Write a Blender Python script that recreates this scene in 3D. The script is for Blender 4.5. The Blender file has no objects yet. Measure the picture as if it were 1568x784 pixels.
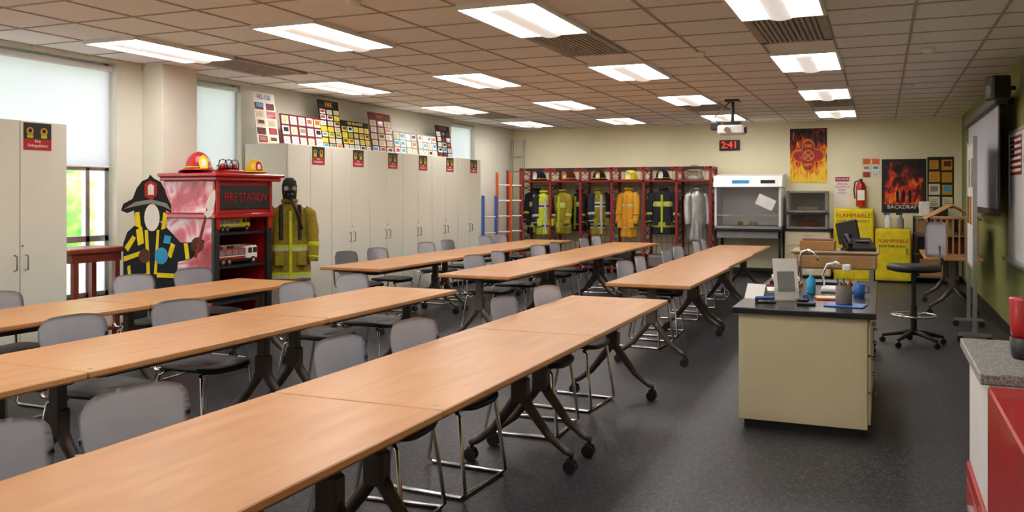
import bpy, bmesh, math, random
from mathutils import Vector, Matrix
random.seed(7)
sin,cos,pi=math.sin,math.cos,math.pi
T=Matrix.Translation
def R(a,ax): return Matrix.Rotation(math.radians(a),4,ax)
# ---------------- materials ----------------
def lin(c): return c/12.92 if c<=.04045 else ((c+.055)/1.055)**2.4
def C(h): return tuple(lin(int(h[i:i+2],16)/255) for i in (0,2,4))+(1,)
def mat(name,hexc,rough=.5,metal=0,var=.12,scale=8,bump=0,emit=0,coat=0,trans=0,alpha=1):
    m=bpy.data.materials.new(name); m.use_nodes=True; nt=m.node_tree; N=nt.nodes; L=nt.links
    b=N['Principled BSDF']; col=C(hexc)
    tc=N.new('ShaderNodeTexCoord'); nz=N.new('ShaderNodeTexNoise'); nz.inputs['Scale'].default_value=scale; nz.inputs['Detail'].default_value=4
    L.new(tc.outputs['Object'],nz.inputs['Vector'])
    cr=N.new('ShaderNodeValToRGB'); L.new(nz.outputs['Fac'],cr.inputs['Fac'])
    cr.color_ramp.elements[0].position=.3; cr.color_ramp.elements[1].position=.7
    cr.color_ramp.elements[0].color=tuple(c*(1-var) for c in col[:3])+(1,)
    cr.color_ramp.elements[1].color=tuple(min(1,c*(1+var)) for c in col[:3])+(1,)
    L.new(cr.outputs['Color'],b.inputs['Base Color'])
    b.inputs['Roughness'].default_value=rough; b.inputs['Metallic'].default_value=metal
    if coat: b.inputs['Coat Weight'].default_value=coat
    if trans: b.inputs['Transmission Weight'].default_value=trans
    if alpha<1: b.inputs['Alpha'].default_value=alpha
    if emit:
        L.new(cr.outputs['Color'],b.inputs['Emission Color']); b.inputs['Emission Strength'].default_value=emit
    if bump:
        bp=N.new('ShaderNodeBump'); bp.inputs['Strength'].default_value=bump; bp.inputs['Distance'].default_value=.005
        L.new(nz.outputs['Fac'],bp.inputs['Height']); L.new(bp.outputs['Normal'],b.inputs['Normal'])
    m.diffuse_color=col
    return m
def ramp_mat(name,stops,scale=3,stretch=(1,1,1),rough=.6,dist=0,detail=6,grad=None,coord='Object',bump=0,wave=False,coat=0):
    m=bpy.data.materials.new(name); m.use_nodes=True; nt=m.node_tree; N=nt.nodes; L=nt.links
    b=N['Principled BSDF']; b.inputs['Roughness'].default_value=rough
    if coat: b.inputs['Coat Weight'].default_value=coat; b.inputs['Coat Roughness'].default_value=.25
    tc=N.new('ShaderNodeTexCoord'); mp=N.new('ShaderNodeMapping'); mp.inputs['Scale'].default_value=stretch
    L.new(tc.outputs[coord],mp.inputs['Vector'])
    nz=N.new('ShaderNodeTexNoise'); nz.inputs['Scale'].default_value=scale; nz.inputs['Detail'].default_value=detail; nz.inputs['Distortion'].default_value=dist
    L.new(mp.outputs['Vector'],nz.inputs['Vector'])
    fac=nz.outputs['Fac']
    if grad is not None:
        sp=N.new('ShaderNodeSeparateXYZ'); L.new(tc.outputs['Generated'],sp.inputs[0])
        ma=N.new('ShaderNodeMath'); ma.operation='MULTIPLY_ADD'; ma.inputs[1].default_value=-grad; 
        L.new(sp.outputs[2],ma.inputs[0]); L.new(fac,ma.inputs[2]); 
        mb=N.new('ShaderNodeMath'); mb.operation='ADD'; mb.inputs[1].default_value=grad*.5
        L.new(ma.outputs[0],mb.inputs[0]); fac=mb.outputs[0]
    cr=N.new('ShaderNodeValToRGB'); L.new(fac,cr.inputs['Fac'])
    e=cr.color_ramp.elements
    while len(e)<len(stops): e.new(.5)
    for i,(p,h) in enumerate(stops): e[i].position=p; e[i].color=C(h)
    L.new(cr.outputs['Color'],b.inputs['Base Color'])
    if bump:
        bp=N.new('ShaderNodeBump'); bp.inputs['Strength'].default_value=bump; bp.inputs['Distance'].default_value=.004
        L.new(nz.outputs['Fac'],bp.inputs['Height']); L.new(bp.outputs['Normal'],b.inputs['Normal'])
    return m
M={}
M['wood']=ramp_mat('table_maple',[(.25,'bb824c'),(.5,'c78f59'),(.75,'d19b66')],scale=2.2,stretch=(5,.8,5),rough=.36,dist=.6,coat=.12)
M['woodedge']=mat('table_edge_wood','a8683a',.45)
M['legmetal']=mat('leg_bronze_metal','5c524b',.4,.4)
M['black']=mat('black_plastic','1b1a1b',.45)
M['blackm']=mat('black_matte','151415',.8)
M['seat']=mat('seat_black_vinyl','1d1b1c',.5,bump=.1,scale=40)
M['chairgrey']=mat('chair_grey_plastic','c4c4cb',.45,var=.04)
M['chrome']=mat('chrome_steel','d8d6d4',.18,1,var=.03)
M['alu']=mat('aluminium','b5b8ba',.35,.9)
M['steel']=mat('brushed_steel','9a9894',.4,.8)
M['wall']=mat('cream_wall_paint','e9e6d6',.85,var=.02,scale=2)
M['wallback']=mat('yellow_cream_wall_paint','eee8c6',.85,var=.02,scale=2)
M['green']=mat('olive_green_wall_paint','898e4e',.85,var=.03,scale=2)
M['cab']=mat('cabinet_cream_laminate','e2e1d3',.5,var=.02,scale=2)
M['cabgap']=mat('cabinet_gap','7e7a68',.8)
M['deskcream']=mat('desk_cream_laminate','dfd2ac',.5,var=.03,scale=3)
M['desktop']=mat('black_epoxy_worktop','26252b',.22,var=.1,scale=30)
M['floor']=ramp_mat('speckled_dark_carpet',[(.36,'202024'),(.47,'2f2f34'),(.58,'3a3a40'),(.72,'5c5c62')],scale=75,detail=2,rough=.48,bump=.15)
M['ceil']=ramp_mat('ceiling_tile',[(.3,'e3dfdb'),(.5,'ece8e4'),(.7,'f2eeeb')],scale=45,rough=.95,detail=3)
M['tbar']=mat('ceiling_tbar','a99e92',.6)
M['vent']=mat('vent_grille_metal','a69d92',.6)
M['white']=mat('white_plastic','e8e8e6',.45,var=.03)
M['paper']=mat('white_paper','efece6',.8,var=.05)
M['paper2']=mat('cream_paper','e3d6b5',.8)
M['red']=mat('red_enamel','b3141b',.35,coat=.3)
M['lockred']=mat('locker_red_steel','8e1a20',.4)
M['darkred']=mat('dark_red_board','6b1218',.7)
M['yellow']=mat('safety_yellow','f0d815',.45)
M['yel2']=mat('helmet_yellow','e2b21c',.4)
M['hivis']=mat('lime_hivis_cloth','bcc526',.8,bump=.3,scale=20)
M['olivey']=mat('mustard_yellow_cloth','8d7c1e',.9,bump=.5,scale=18,var=.2)
M['golden']=mat('golden_yellow_cloth','d69a22',.85,bump=.5,scale=20)
M['navy']=mat('navy_black_cloth','1c2029',.9,bump=.3,scale=20)
M['silverc']=mat('silver_proximity_cloth','b9b8b4',.35,.6,bump=.6,scale=16)
M['refl']=mat('reflective_tape','b9bdb4',.4)
M['orange']=mat('orange_paint','e2641c',.5)
M['blue']=mat('blue_plastic','2c5fb0',.4)
M['cyan']=mat('cyan_print','2f9fd0',.6)
M['brown']=mat('brown_leather','5b3320',.7)
M['redwood']=mat('reddish_wood','7d2f1e',.4,scale=5,var=.25)
M['tan']=mat('tan_cardboard','b88c5a',.8)
M['beige']=mat('beige_plastic','b59a7b',.6)
M['grey']=mat('grey_paint','8b8a88',.6)
M['dgrey']=mat('dark_grey_metal','77706a',.6)
M['granite']=ramp_mat('speckled_grey_laminate',[(.35,'6c6c6c'),(.5,'9a9a98'),(.7,'c8c8c4')],scale=120,rough=.4)
M['pink']=ramp_mat('flame_swirl_print',[(.25,'9c1c2c'),(.38,'c93a48'),(.48,'e78a96'),(.57,'f8dcde'),(.64,'e56a7a'),(.8,'b02838')],scale=1.8,stretch=(1,2.5,1),dist=2.2,rough=.3,detail=3)
M['flame']=ramp_mat('flame_print',[(.30,'0c0706'),(.38,'6d0d06'),(.46,'d2330a'),(.54,'f78512'),(.68,'fbd23a')],scale=7,stretch=(2.4,1,.8),dist=1,grad=.45,rough=.6)
M['fire']=ramp_mat('burning_building_print',[(.35,'0a0606'),(.48,'6a0f08'),(.58,'e23a10'),(.7,'f49a30')],scale=5,stretch=(1.5,1,1),dist=.8,grad=.35,rough=.4)
M['led']=mat('led_red','ff2010',.5,emit=3)
M['screenw']=mat('projection_fabric','c9ced8',.8,var=.01)
M['leaf']=ramp_mat('tree_foliage',[(.3,'4f8a35'),(.5,'86b557'),(.7,'c4dc94')],scale=3,rough=.9)
M['bark']=mat('bark','5a4532',.9)
M['grass']=ramp_mat('grass',[(.3,'8a9c78'),(.7,'b4bf9c')],scale=2,rough=.9)
def glassmat(name,tint,alpha):
    m=bpy.data.materials.new(name); m.use_nodes=True; N=m.node_tree.nodes; L=m.node_tree.links
    N.remove(N['Principled BSDF']); o=N['Material Output']
    t=N.new('ShaderNodeBsdfTransparent'); t.inputs[0].default_value=tint
    g=N.new('ShaderNodeBsdfGlossy'); g.inputs['Roughness'].default_value=.03
    fr=N.new('ShaderNodeFresnel'); fr.inputs[0].default_value=1.3
    mx=N.new('ShaderNodeMixShader'); L.new(fr.outputs[0],mx.inputs[0]); L.new(t.outputs[0],mx.inputs[1]); L.new(g.outputs[0],mx.inputs[2]); L.new(mx.outputs[0],o.inputs[0]); return m
M['glass']=glassmat('clear_glass',(.97,.97,.98,1),1)
def shademat():
    m=bpy.data.materials.new('roller_shade_fabric'); m.use_nodes=True; N=m.node_tree.nodes; L=m.node_tree.links
    N.remove(N['Principled BSDF']); o=N['Material Output']
    nz=N.new('ShaderNodeTexNoise'); nz.inputs['Scale'].default_value=1.5
    cr=N.new('ShaderNodeValToRGB'); cr.color_ramp.elements[0].color=(.76,.75,.80,1); cr.color_ramp.elements[1].color=(.84,.82,.87,1); L.new(nz.outputs[0],cr.inputs[0])
    t=N.new('ShaderNodeBsdfTranslucent'); d=N.new('ShaderNodeBsdfDiffuse'); L.new(cr.outputs[0],t.inputs[0]); L.new(cr.outputs[0],d.inputs[0])
    mx=N.new('ShaderNodeMixShader'); mx.inputs[0].default_value=.3; L.new(t.outputs[0],mx.inputs[1]); L.new(d.outputs[0],mx.inputs[2])
    tp=N.new('ShaderNodeBsdfTransparent'); m2=N.new('ShaderNodeMixShader'); m2.inputs[0].default_value=.1; L.new(mx.outputs[0],m2.inputs[1]); L.new(tp.outputs[0],m2.inputs[2]); L.new(m2.outputs[0],o.inputs[0]); return m
M['shade']=shademat()
M['lens']=mat('light_lens','fffaf6',.6,var=0,emit=10)
M['basket']=mat('light_basket','fff8f0',.6,var=0,emit=.35)
# ---------------- mesh builder ----------------
class MB:
    def __init__(s,name): s.name=name; s.v=[]; s.f=[]; s.mi=[]; s.sm=[]; s.mats=[]; s.M=Matrix.Identity(4); s.kids=[]
    def idx(s,m):
        m=M[m] if isinstance(m,str) else m
        if m not in s.mats: s.mats.append(m)
        return s.mats.index(m)
    def add(s,vs,fs,m,smooth=False):
        o=len(s.v); s.v+=[tuple(s.M@Vector(v)) for v in vs]
        if isinstance(m,list): mi=[s.idx(a) for a in m]
        else: mi=[s.idx(m)]*len(fs)
        for f,k in zip(fs,mi): s.f.append([a+o for a in f]); s.mi.append(k); s.sm.append(smooth)
    def box(s,x0,x1,y0,y1,z0,z1,m,b=0,smooth=False):
        c=[(x0,x1),(y0,y1),(z0,z1)]
        b=min(b,abs(x1-x0)*.45,abs(y1-y0)*.45,abs(z1-z0)*.45)
        if b<=0:
            v=[(x,y,z) for x in c[0] for y in c[1] for z in c[2]]
            s.add(v,[(0,1,3,2),(4,6,7,5),(0,4,5,1),(2,3,7,6),(0,2,6,4),(1,5,7,3)],m,smooth); return
        v=[];id={}
        for i in (0,1):
            for j in (0,1):
                for k in (0,1):
                    t=(i,j,k)
                    for a in range(3):
                        p=[]
                        for q in range(3):
                            e=c[q][t[q]]
                            if q!=a: e+= b if t[q]==0 else -b
                            p.append(e)
                        id[(t,a)]=len(v); v.append(p)
        f=[]
        for a in range(3):
            o=[q for q in range(3) if q!=a]
            for sd in (0,1):
                l=[]
                for (p,q) in ((0,0),(1,0),(1,1),(0,1)):
                    t=[0,0,0]; t[a]=sd; t[o[0]]=p; t[o[1]]=q; l.append(id[(tuple(t),a)])
                f.append(l)
            for p in (0,1):
                for q in (0,1):
                    t=[0,0,0]; t[o[0]]=p; t[o[1]]=q; t0=tuple(t); t[a]=1; t1=tuple(t)
                    f.append([id[(t0,o[0])],id[(t1,o[0])],id[(t1,o[1])],id[(t0,o[1])]])
        for i in (0,1):
            for j in (0,1):
                for k in (0,1): f.append([id[((i,j,k),a)] for a in range(3)])
        s.add(v,f,m,smooth)
    def loft(s,rings,m,cap=True,smooth=True,closed=True):
        n=len(rings[0]); v=[p for r in rings for p in r]; f=[];ms=[]
        for i in range(len(rings)-1):
            for j in range(n if closed else n-1):
                k=(j+1)%n; f.append((i*n+j,i*n+k,(i+1)*n+k,(i+1)*n+j)); ms.append(m[i] if isinstance(m,list) else m)
        if cap:
            f.append(list(range(n))); f.append([ (len(rings)-1)*n+j for j in range(n)]); ms.append(ms[0]); ms.append(ms[-2])
        s.add(v,f,ms,smooth)
    def tube(s,path,r,m,seg=8,closed=False,flat=1):
        P=[Vector(p) for p in path]; n=len(P); rings=[]; up=None
        for i,p in enumerate(P):
            if closed: d=(P[(i+1)%n]-P[i-1])
            else: d=(P[min(i+1,n-1)]-P[max(i-1,0)])
            d.normalize()
            if up is None:
                a=Vector((0,0,1)) if abs(d.z)<.9 else Vector((1,0,0)); up=a.cross(d).normalized()
            else:
                up=(up-d*up.dot(d)).normalized()
            w=d.cross(up); rr=r[i] if isinstance(r,(list,tuple)) else r
            rings.append([tuple(p+up*rr*cos(2*pi*k/seg)+w*rr*flat*sin(2*pi*k/seg)) for k in range(seg)])
        if closed: rings.append(rings[0])
        s.loft(rings,m,cap=not closed)
    def cyl(s,p0,p1,r0,m,r1=None,seg=16):
        r1=r0 if r1 is None else r1
        P0=Vector(p0);P1=Vector(p1); d=(P1-P0).normalized(); a=Vector((0,0,1)) if abs(d.z)<.9 else Vector((1,0,0)); u=a.cross(d).normalized(); w=d.cross(u)
        rings=[[tuple(P+u*r*cos(2*pi*k/seg)+w*r*sin(2*pi*k/seg)) for k in range(seg)] for P,r in ((P0,r0),(P1,r1))]
        n=seg; v=rings[0]+rings[1]
        s.add(v,[(j,(j+1)%n,n+(j+1)%n,n+j) for j in range(n)],m,True)
        s.add(v,[list(range(n)),list(range(n,2*n))],m,False)
    def lathe(s,prof,c,m,seg=20,sx=1,sy=1,cap=True):
        s.loft([[(c[0]+r*sx*cos(2*pi*k/seg),c[1]+r*sy*sin(2*pi*k/seg),c[2]+z) for k in range(seg)] for r,z in prof],m,cap)
    def poly(s,pts,w0,w1,m):
        n=len(pts); v=[(p[0],p[1],w0) for p in pts]+[(p[0],p[1],w1) for p in pts]
        s.add(v,[list(range(n)),list(range(n,2*n))]+[(j,(j+1)%n,n+(j+1)%n,n+j) for j in range(n)],m)
    def sheet(s,fn,nu,nv,skip,t,m):
        bm=bmesh.new(); g=[[bm.verts.new(fn(-1+2*i/nu,j/nv)) for i in range(nu+1)] for j in range(nv+1)]
        for j in range(nv):
            for i in range(nu):
                if not skip(i,j): bm.faces.new((g[j][i],g[j][i+1],g[j+1][i+1],g[j+1][i]))
        for v in [v for v in bm.verts if not v.link_faces]: bm.verts.remove(v)
        bmesh.ops.solidify(bm,geom=bm.faces[:],thickness=t)
        bm.verts.index_update(); v=[tuple(x.co) for x in bm.verts]; f=[[a.index for a in x.verts] for x in bm.faces]; bm.free()
        s.add(v,f,m,True)
    def text(s,body,size,loc,m,name='lettering',align='CENTER',Mx=None,ext=.001,sx=1):
        s.kids.append((body,size,(Mx if Mx is not None else s.M)@T(loc),m,name,align,ext,sx))
    def mesh(s,origin):
        me=bpy.data.meshes.new(s.name); me.from_pydata([(v[0]-origin[0],v[1]-origin[1],v[2]-origin[2]) for v in s.v],[],s.f)
        for m in s.mats: me.materials.append(m)
        me.polygons.foreach_set('material_index',s.mi); me.polygons.foreach_set('use_smooth',s.sm)
        bm=bmesh.new(); bm.from_mesh(me); bmesh.ops.recalc_face_normals(bm,faces=bm.faces[:]); bm.to_mesh(me); bm.free()
        return me
    def obj(s):
        xs=[v[0] for v in s.v]; ys=[v[1] for v in s.v]; zs=[v[2] for v in s.v]
        o=((min(xs)+max(xs))/2,(min(ys)+max(ys))/2,min(zs))
        ob=bpy.data.objects.new(s.name,s.mesh(o)); ob.location=o; bpy.context.scene.collection.objects.link(ob)
        for body,size,mx,m,name,al,ext,sx in s.kids:
            cu=bpy.data.curves.new(name,'FONT'); cu.body=body; cu.size=size; cu.align_x=al; cu.align_y='CENTER'; cu.extrude=ext; cu.resolution_u=3
            cu.materials.append(M[m]); t=bpy.data.objects.new(name,cu); bpy.context.scene.collection.objects.link(t)
            t.parent=ob; t.matrix_parent_inverse=T(o).inverted(); t.matrix_basis=mx@Matrix.Diagonal((sx,1,1,1))
        return ob
def inst(me,name,loc,rz=0):
    ob=bpy.data.objects.new(name,me); ob.location=loc; ob.rotation_euler=(0,0,math.radians(rz)); bpy.context.scene.collection.objects.link(ob); return ob
def frame(o,yaw): return T(o)@R(yaw,'Z')@R(90,'X')
FX=90
# ---------------- room ----------------
XL,XR,YB,YF,HC=-7.15,1.28,17.0,-1.6,2.88
b=MB('floor'); b.box(XL-.3,XR+.2,YF-.2,YB+.2,-.1,0,'floor'); b.obj()
b=MB('ceiling'); b.box(XL-.3,XR+.2,YF-.2,YB+.2,HC,HC+.15,'ceil'); b.obj()
b=MB('ceiling_grid'); 
gx=-.69+.305; k=-12
while gx+.61*k<XR:
    x=gx+.61*k
    if x>XL: b.box(x-.011,x+.011,YF,YB,HC-.006,HC,'tbar')
    k+=1
for k in range(-14,22):
    y=5.64+.61*k
    if YF<y<YB: b.box(XL,XR,y-.011,y+.011,HC-.005,HC,'tbar')
b.obj()
b=MB('wall_back'); b.box(XL-.3,XR+.2,YB,YB+.2,0,HC,'wallback'); b.obj()
b=MB('wall_front'); b.box(XL-.3,XR+.2,YF-.2,YF,0,HC,'wall'); b.obj()
b=MB('wall_right'); b.box(XR,XR+.2,YF,YB,0,HC,'green'); b.obj()
wins=[(1.2,2.9),(4.7,6.62),(7.72,8.5),(14.1,15.1)]; SILL=.5; WT=HC-.03
b=MB('wall_left'); y=YF
for a,c in wins:
    b.box(XL-.3,XL,y,a,0,HC,'wall'); b.box(XL-.3,XL,a,c,0,SILL,'wall'); b.box(XL-.3,XL,a,c,WT,HC,'wall'); y=c
b.box(XL-.3,XL,y,YB,0,HC,'wall'); b.obj()
b=MB('wall_pilaster'); b.box(XL,-6.87,6.95,7.45,0,HC,'wall',.004); b.obj()
for i,(a,c) in enumerate(wins):
    w=MB('window_%d'%(i+1)); x=XL-.14
    for (p,q,r,t) in ((a,a+.05,SILL,WT),(c-.05,c,SILL,WT),(a,c,SILL,SILL+.05),(a,c,WT-.05,WT),(a,c,1.05,1.11),(a,c,1.76,1.82)):
        w.box(x-.03,x+.03,p,q,r,t,'alu',.003)
    if c-a>1.2: w.box(x-.03,x+.03,c-.28,c-.23,SILL,1.8,'alu',.003)
    w.box(x-.004,x+.004,a+.02,c-.02,SILL+.02,WT-.02,'glass')
    w.box(XL-.14,XL+.03,a,c,SILL-.03,SILL,'white',.004)
    w.obj()
    s=MB('roller_shade'); zb=1.80 if i<2 else .6
    s.box(XL-.07,XL-.066,a+.03,c-.03,zb,WT-.06,'shade'); s.cyl((XL-.068,a+.03,zb),(XL-.068,c-.03,zb),.012,'white'); s.cyl((XL-.06,a+.02,WT-.06),(XL-.06,c-.02,WT-.06),.03,'white'); s.obj()
for nm,bx in (('baseboard_back',(XL,XR,YB-.015,YB)),('baseboard_left',(XL,XL+.015,YF,6.94)),('baseboard_right',(XR-.015,XR,YF,YB))):
    b=MB(nm); b.box(*bx,0,.1,'black'); b.obj()
g=MB('lawn_ground'); g.box(-60,XL-.35,-30,60,-1.2,-1.0,'grass'); g.obj()
def tree(x,y,s):
    t=MB('garden_tree'); t.cyl((x,y,-1),(x,y,1.5*s),.2*s,'bark',.12*s)
    for k in range(16):
        cx,cy,cz=x+random.uniform(-1.3,1.3)*s,y+random.uniform(-1.5,1.5)*s,random.uniform(.2,4.2)*s; r=random.uniform(.6,1.1)*s
        seg=14; rings=[]
        for i in range(1,9):
            ph=pi*i/9; rings.append([(cx+r*sin(ph)*cos(2*pi*j/seg)*random.uniform(.8,1.2),cy+r*sin(ph)*sin(2*pi*j/seg)*random.uniform(.8,1.2),cz+r*cos(ph)) for j in range(seg)])
        t.loft(rings,'leaf')
    t.obj()
for p in ((-17,8,1),(-18,13.5,1.2),(-17.5,3.5,1.1),(-20,19,1.3),(-17,26,1.3)): tree(*p)
# ---------------- lights & vents ----------------
lm=MB('ceiling_light')
lm.box(-.305,.305,-.61,.61,-.02,0,'white')
lm.box(-.285,.285,-.59,.59,-.026,-.02,'lens')
for sx in (-1,1): lm.box(sx*.305-.012,sx*.305+.012,-.615,.615,-.034,0,'white')
for sy in (-1,1): lm.box(-.305,.305,sy*.61-.012,sy*.61+.012,-.034,0,'white')
rings=[]
for y in (-.56,.56): rings.append([(.1*cos(pi+pi*k/8),y,-.026-.035*sin(pi*k/8)) for k in range(9)])
lm.loft(rings,'basket',cap=True)
for k in range(-1,2): lm.box(-.285,.285,k*.3-.004,k*.3+.004,-.032,-.026,'white')
lme=lm.mesh((0,0,0))
vm=MB('ceiling_vent'); vm.box(-.3,.3,-.6,.6,-.012,0,'dgrey')
for sx in (-1,1): vm.box(sx*.27-.035,sx*.27+.035,-.6,.6,-.02,0,'vent')
for sy in (-1,1): vm.box(-.3,.3,sy*.57-.035,sy*.57+.035,-.02,0,'vent')
for k in range(-5,6): vm.box(k*.042-.011,k*.042+.011,-.54,.54,-.022,-.01,'vent')
vme=vm.mesh((0,0,0))
for ci,x in enumerate((-.69,-2.52,-4.35,-6.18)):
    for y in (.15,3.2,6.25,9.3,12.35,15.4): inst(lme,'ceiling_light',(x,y,HC))
    for y in (7.47,13.57):
        if ci!=2: inst(vme,'ceiling_vent',(x,y,HC))
sm=MB('smoke_detector'); sm.lathe([(.055,0),(.055,-.02),(.035,-.04),(.0,-.042)],(0,0,0),'white'); sme=sm.mesh((0,0,0))
for p in ((-3.4,5.2),(-5.2,7.9),(-1.6,8.4),(-5.3,11.2),(.3,11.8),(.4,9)): inst(sme,'smoke_detector',(p[0],p[1],HC-.003))
# ---------------- tables ----------------
def table_mesh(Lg):
    t=MB('training_table'); W=.765; h=.73
    t.box(-W/2,W/2,-Lg/2+.003,Lg/2-.003,h-.028,h,'wood',.004)
    t.box(-W/2+.004,W/2-.004,-Lg/2+.006,Lg/2-.006,h-.032,h-.028,'woodedge')
    t.box(-.16,.16,-Lg/2+.3,Lg/2-.3,h-.1,h-.06,'black',.01)
    t.box(-.04,.04,-Lg/2+.18,Lg/2-.18,h-.075,h-.035,'legmetal',.004)
    for s in (-1,1):
        y=s*(Lg/2-.16)
        t.box(-.3,.3,y-.025,y+.025,h-.06,h-.03,'legmetal',.005)
        t.box(-.035,.035,y-.028,y+.028,.40,h-.05,'legmetal',.008)
        t.box(-.048,.048,y-.036,y+.036,.36,.50,'legmetal',.01)
        for q in (-1,1):
            t.tube([(0,y,.42),(q*.06,y,.33),(q*.17,y,.19),(q*.27,y,.115),(q*.31,y,.10)],[.034,.03,.024,.02,.018],'legmetal',8)
            t.cyl((q*.3,y,.10),(q*.3,y,.065),.012,'black')
            t.cyl((q*.3-.005,y-.026,.036),(q*.3-.005,y-.006,.036),.036,'black'); t.cyl((q*.3-.005,y+.006,.036),(q*.3-.005,y+.026,.036),.036,'black')
            t.box(q*.3-.03,q*.3+.03,y-.012,y+.012,.035,.08,'black',.008)
    t.cyl((W/2-.06,-Lg/2+.06,h-.001),(W/2-.06,-Lg/2+.06,h+.001),.012,'steel',seg=12)
    return t.mesh((0,0,0))
t1=table_mesh(1.83); t2=table_mesh(2.13)
for x,ys in ((-1.86,0),(-3.63,0),(-5.22,.1)):
    for k in range(-1,3): inst(t1,'training_table',(x,1.02+.915+1.832*k+ys,0))
for x,y0 in ((-1.90,7.55),(-3.68,7.72),(-5.28,8.0)):
    for k in range(3): inst(t2,'training_table',(x-.03*k,y0+1.065+2.134*k,0))
# ---------------- chairs ----------------
c=MB('stacking_chair')
def se(a,b_,n=4,seg=28):
    r=[]
    for k in range(seg):
        t=2*pi*k/seg; ct,st=cos(t),sin(t); r.append((a*abs(ct)**(2/n)*(1 if ct>=0 else -1),b_*abs(st)**(2/n)*(1 if st>=0 else -1)))
    return r
rings=[]
for (sc,z) in ((.85,.425),(.97,.43),(1,.442),(.985,.455),(.9,.462),(.5,.456),(.1,.453)):
    rings.append([(x*sc+.02,y*sc,z+.012*(y/.22)**2*sc-.02*max(0,(x-.1)/.12)**2*.4) for x,y in se(.225,.225)])
c.loft(rings,'seat')
def bk(u,v):
    z=.565+.275*v; w=(1-(.90*abs(2*v-1))**7)**.2
    if v<.5: w*=.88+.24*v
    z-= .022*abs(u)**5*(1 if v>.5 else -.8)
    return (-.215-.16*(z-.5)+.06*u*u, u*.24*w, z)
c.sheet(bk,18,12,lambda i,j: j==2 and 5<=i<=12,.014,'chairgrey')
for s in (-1,1):
    y=s*.2
    c.tube([(-.15,y,.425),(-.20,y,.43),(-.225,y,.46),(-.235,y*1.02,.6),(-.24,y*1.0,.66)],.011,'chrome')
    c.tube([(.16,y*.9,.42),(.19,y,.40),(.235,y*1.12,.03),(.215,y*1.14,.011),(-.22,y*1.14,.011),(-.245,y*1.12,.03),(-.17,y,.40),(-.13,y*.9,.42)],.011,'chrome')
c.tube([(.16,-.18,.418),(.16,.18,.418)],.01,'chrome'); c.tube([(-.13,-.18,.418),(-.13,.18,.418)],.01,'chrome')
c.tube([(.215,-.228,.011),(.215,.228,.011)],.009,'chrome')
cme=c.mesh((0,0,0))
chairs=[(-2.2,1.75,3),(-2.2,2.3,-2),(-2.16,3.52,4),(-2.13,4.15,-3),(-2.09,5.31,2),(-2.08,6.06,-4),
 (-3.97,3.57,3),(-3.95,4.34,-4),(-3.97,5.6,2),(-3.96,6.35,-2),(-5.5,4.2,0),(-5.64,5.6,3),(-5.66,6.3,-3),(-3.97,2.3,0)]
for k,y in enumerate((8.75,9.5,10.85,11.6,13.0,13.7)):
    chairs+=[(-2.22-.02*k,y-.05,random.uniform(-5,5)),(-4.03-.02*k,y+.15,random.uniform(-5,5)),(-5.72-.03*k,y+.15,random.uniform(-5,5))]
for x,y,r in chairs: inst(cme,'stacking_chair',(x,y,0),r)
# ---------------- tall cabinets ----------------
def cab(y0,y1,xf=-6.46,label=True,z=2.13):
    b=MB('storage_cabinet'); b.box(XL+.06,xf-.02,y0,y1,.08,z,'cab',.003); b.box(XL+.1,xf-.06,y0+.01,y1-.01,0,.08,'black')
    b.box(xf-.021,xf-.019,y0+.01,y1-.01,.1,z-.02,'cabgap'); ym=(y0+y1)/2
    b.box(xf-.019,xf,y0+.005,ym-.004,.09,z-.004,'cab',.002); b.box(xf-.019,xf,ym+.004,y1-.005,.09,z-.004,'cab',.002)
    for s in (-1,1):
        y=ym+s*.05; b.tube([(xf,y,.90),(xf+.03,y,.905),(xf+.03,y,1.02),(xf,y,1.025)],.006,'dgrey',6)
    b.cyl((xf,ym+.02,1.1),(xf+.006,ym+.02,1.1),.01,'steel')
    if label:
        b.box(xf,xf+.002,ym+.03,ym+.29,z-.24,z-.015,'black'); b.box(xf+.002,xf+.003,ym+.03,ym+.29,z-.24,z-.15,'red')
        for q in (.09,.22): b.cyl((xf+.002,ym+q,z-.085),(xf+.003,ym+q,z-.085),.035,'golden',seg=7); b.cyl((xf+.003,ym+q,z-.08),(xf+.004,ym+q,z-.08),.018,'navy',seg=7); b.box(xf+.002,xf+.003,ym+q-.028,ym+q+.028,z-.14,z-.11,'hivis')
        b.text('Fire\nExtinguishers',.035,(ym+.16,z-.185,0),'white',Mx=T((xf+.004,0,0))@R(90,'Z')@R(90,'X'))
    b.obj()
for k in range(6): cab(8.49+.9*k,8.49+.9*(k+1)-.002)
for k in range(3): cab(4.57-.9*k,5.47-.9*k-.002,-6.48)
# ---------------- poster boards on cabinets ----------------
def board(name,Mx,w,h,base,papers=('paper','paper2'),n=(3,4),title=None,tmat='golden',th=.012,jit=.15):
    b=MB(name); b.M=Mx; b.box(0,w,0,h,-th,0,base)
    top=h*.18 if title else h*.03; cw=w/n[0]; ch=(h-top)/n[1]
    for i in range(n[0]):
        for j in range(n[1]):
            a=random.uniform(.08,.08+jit); e=random.uniform(.08,.08+jit)
            p=random.choice(papers); b.box(i*cw+cw*a*.7,(i+1)*cw-cw*e*.7,j*ch+ch*a*.6,(j+1)*ch-ch*e*.6,0,.003,p)
            x0,x1=i*cw+cw*.22,(i+1)*cw-cw*.22
            if random.random()<.45: b.box(x0,x1,j*ch+ch*.35,j*ch+ch*.78,.003,.004,random.choice(('orange','red','brown','grey','cyan','navy')))
            else:
                for q in range(4): b.box(x0,x1-random.uniform(0,.2)*cw,j*ch+ch*(.25+.14*q),j*ch+ch*(.29+.14*q),.003,.004,'dgrey')
    if title: b.text(title,min(top*.75,w/len(title)*1.5),(w/2,h-top*.5,.003),tmat)
    return b.obj()
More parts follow.
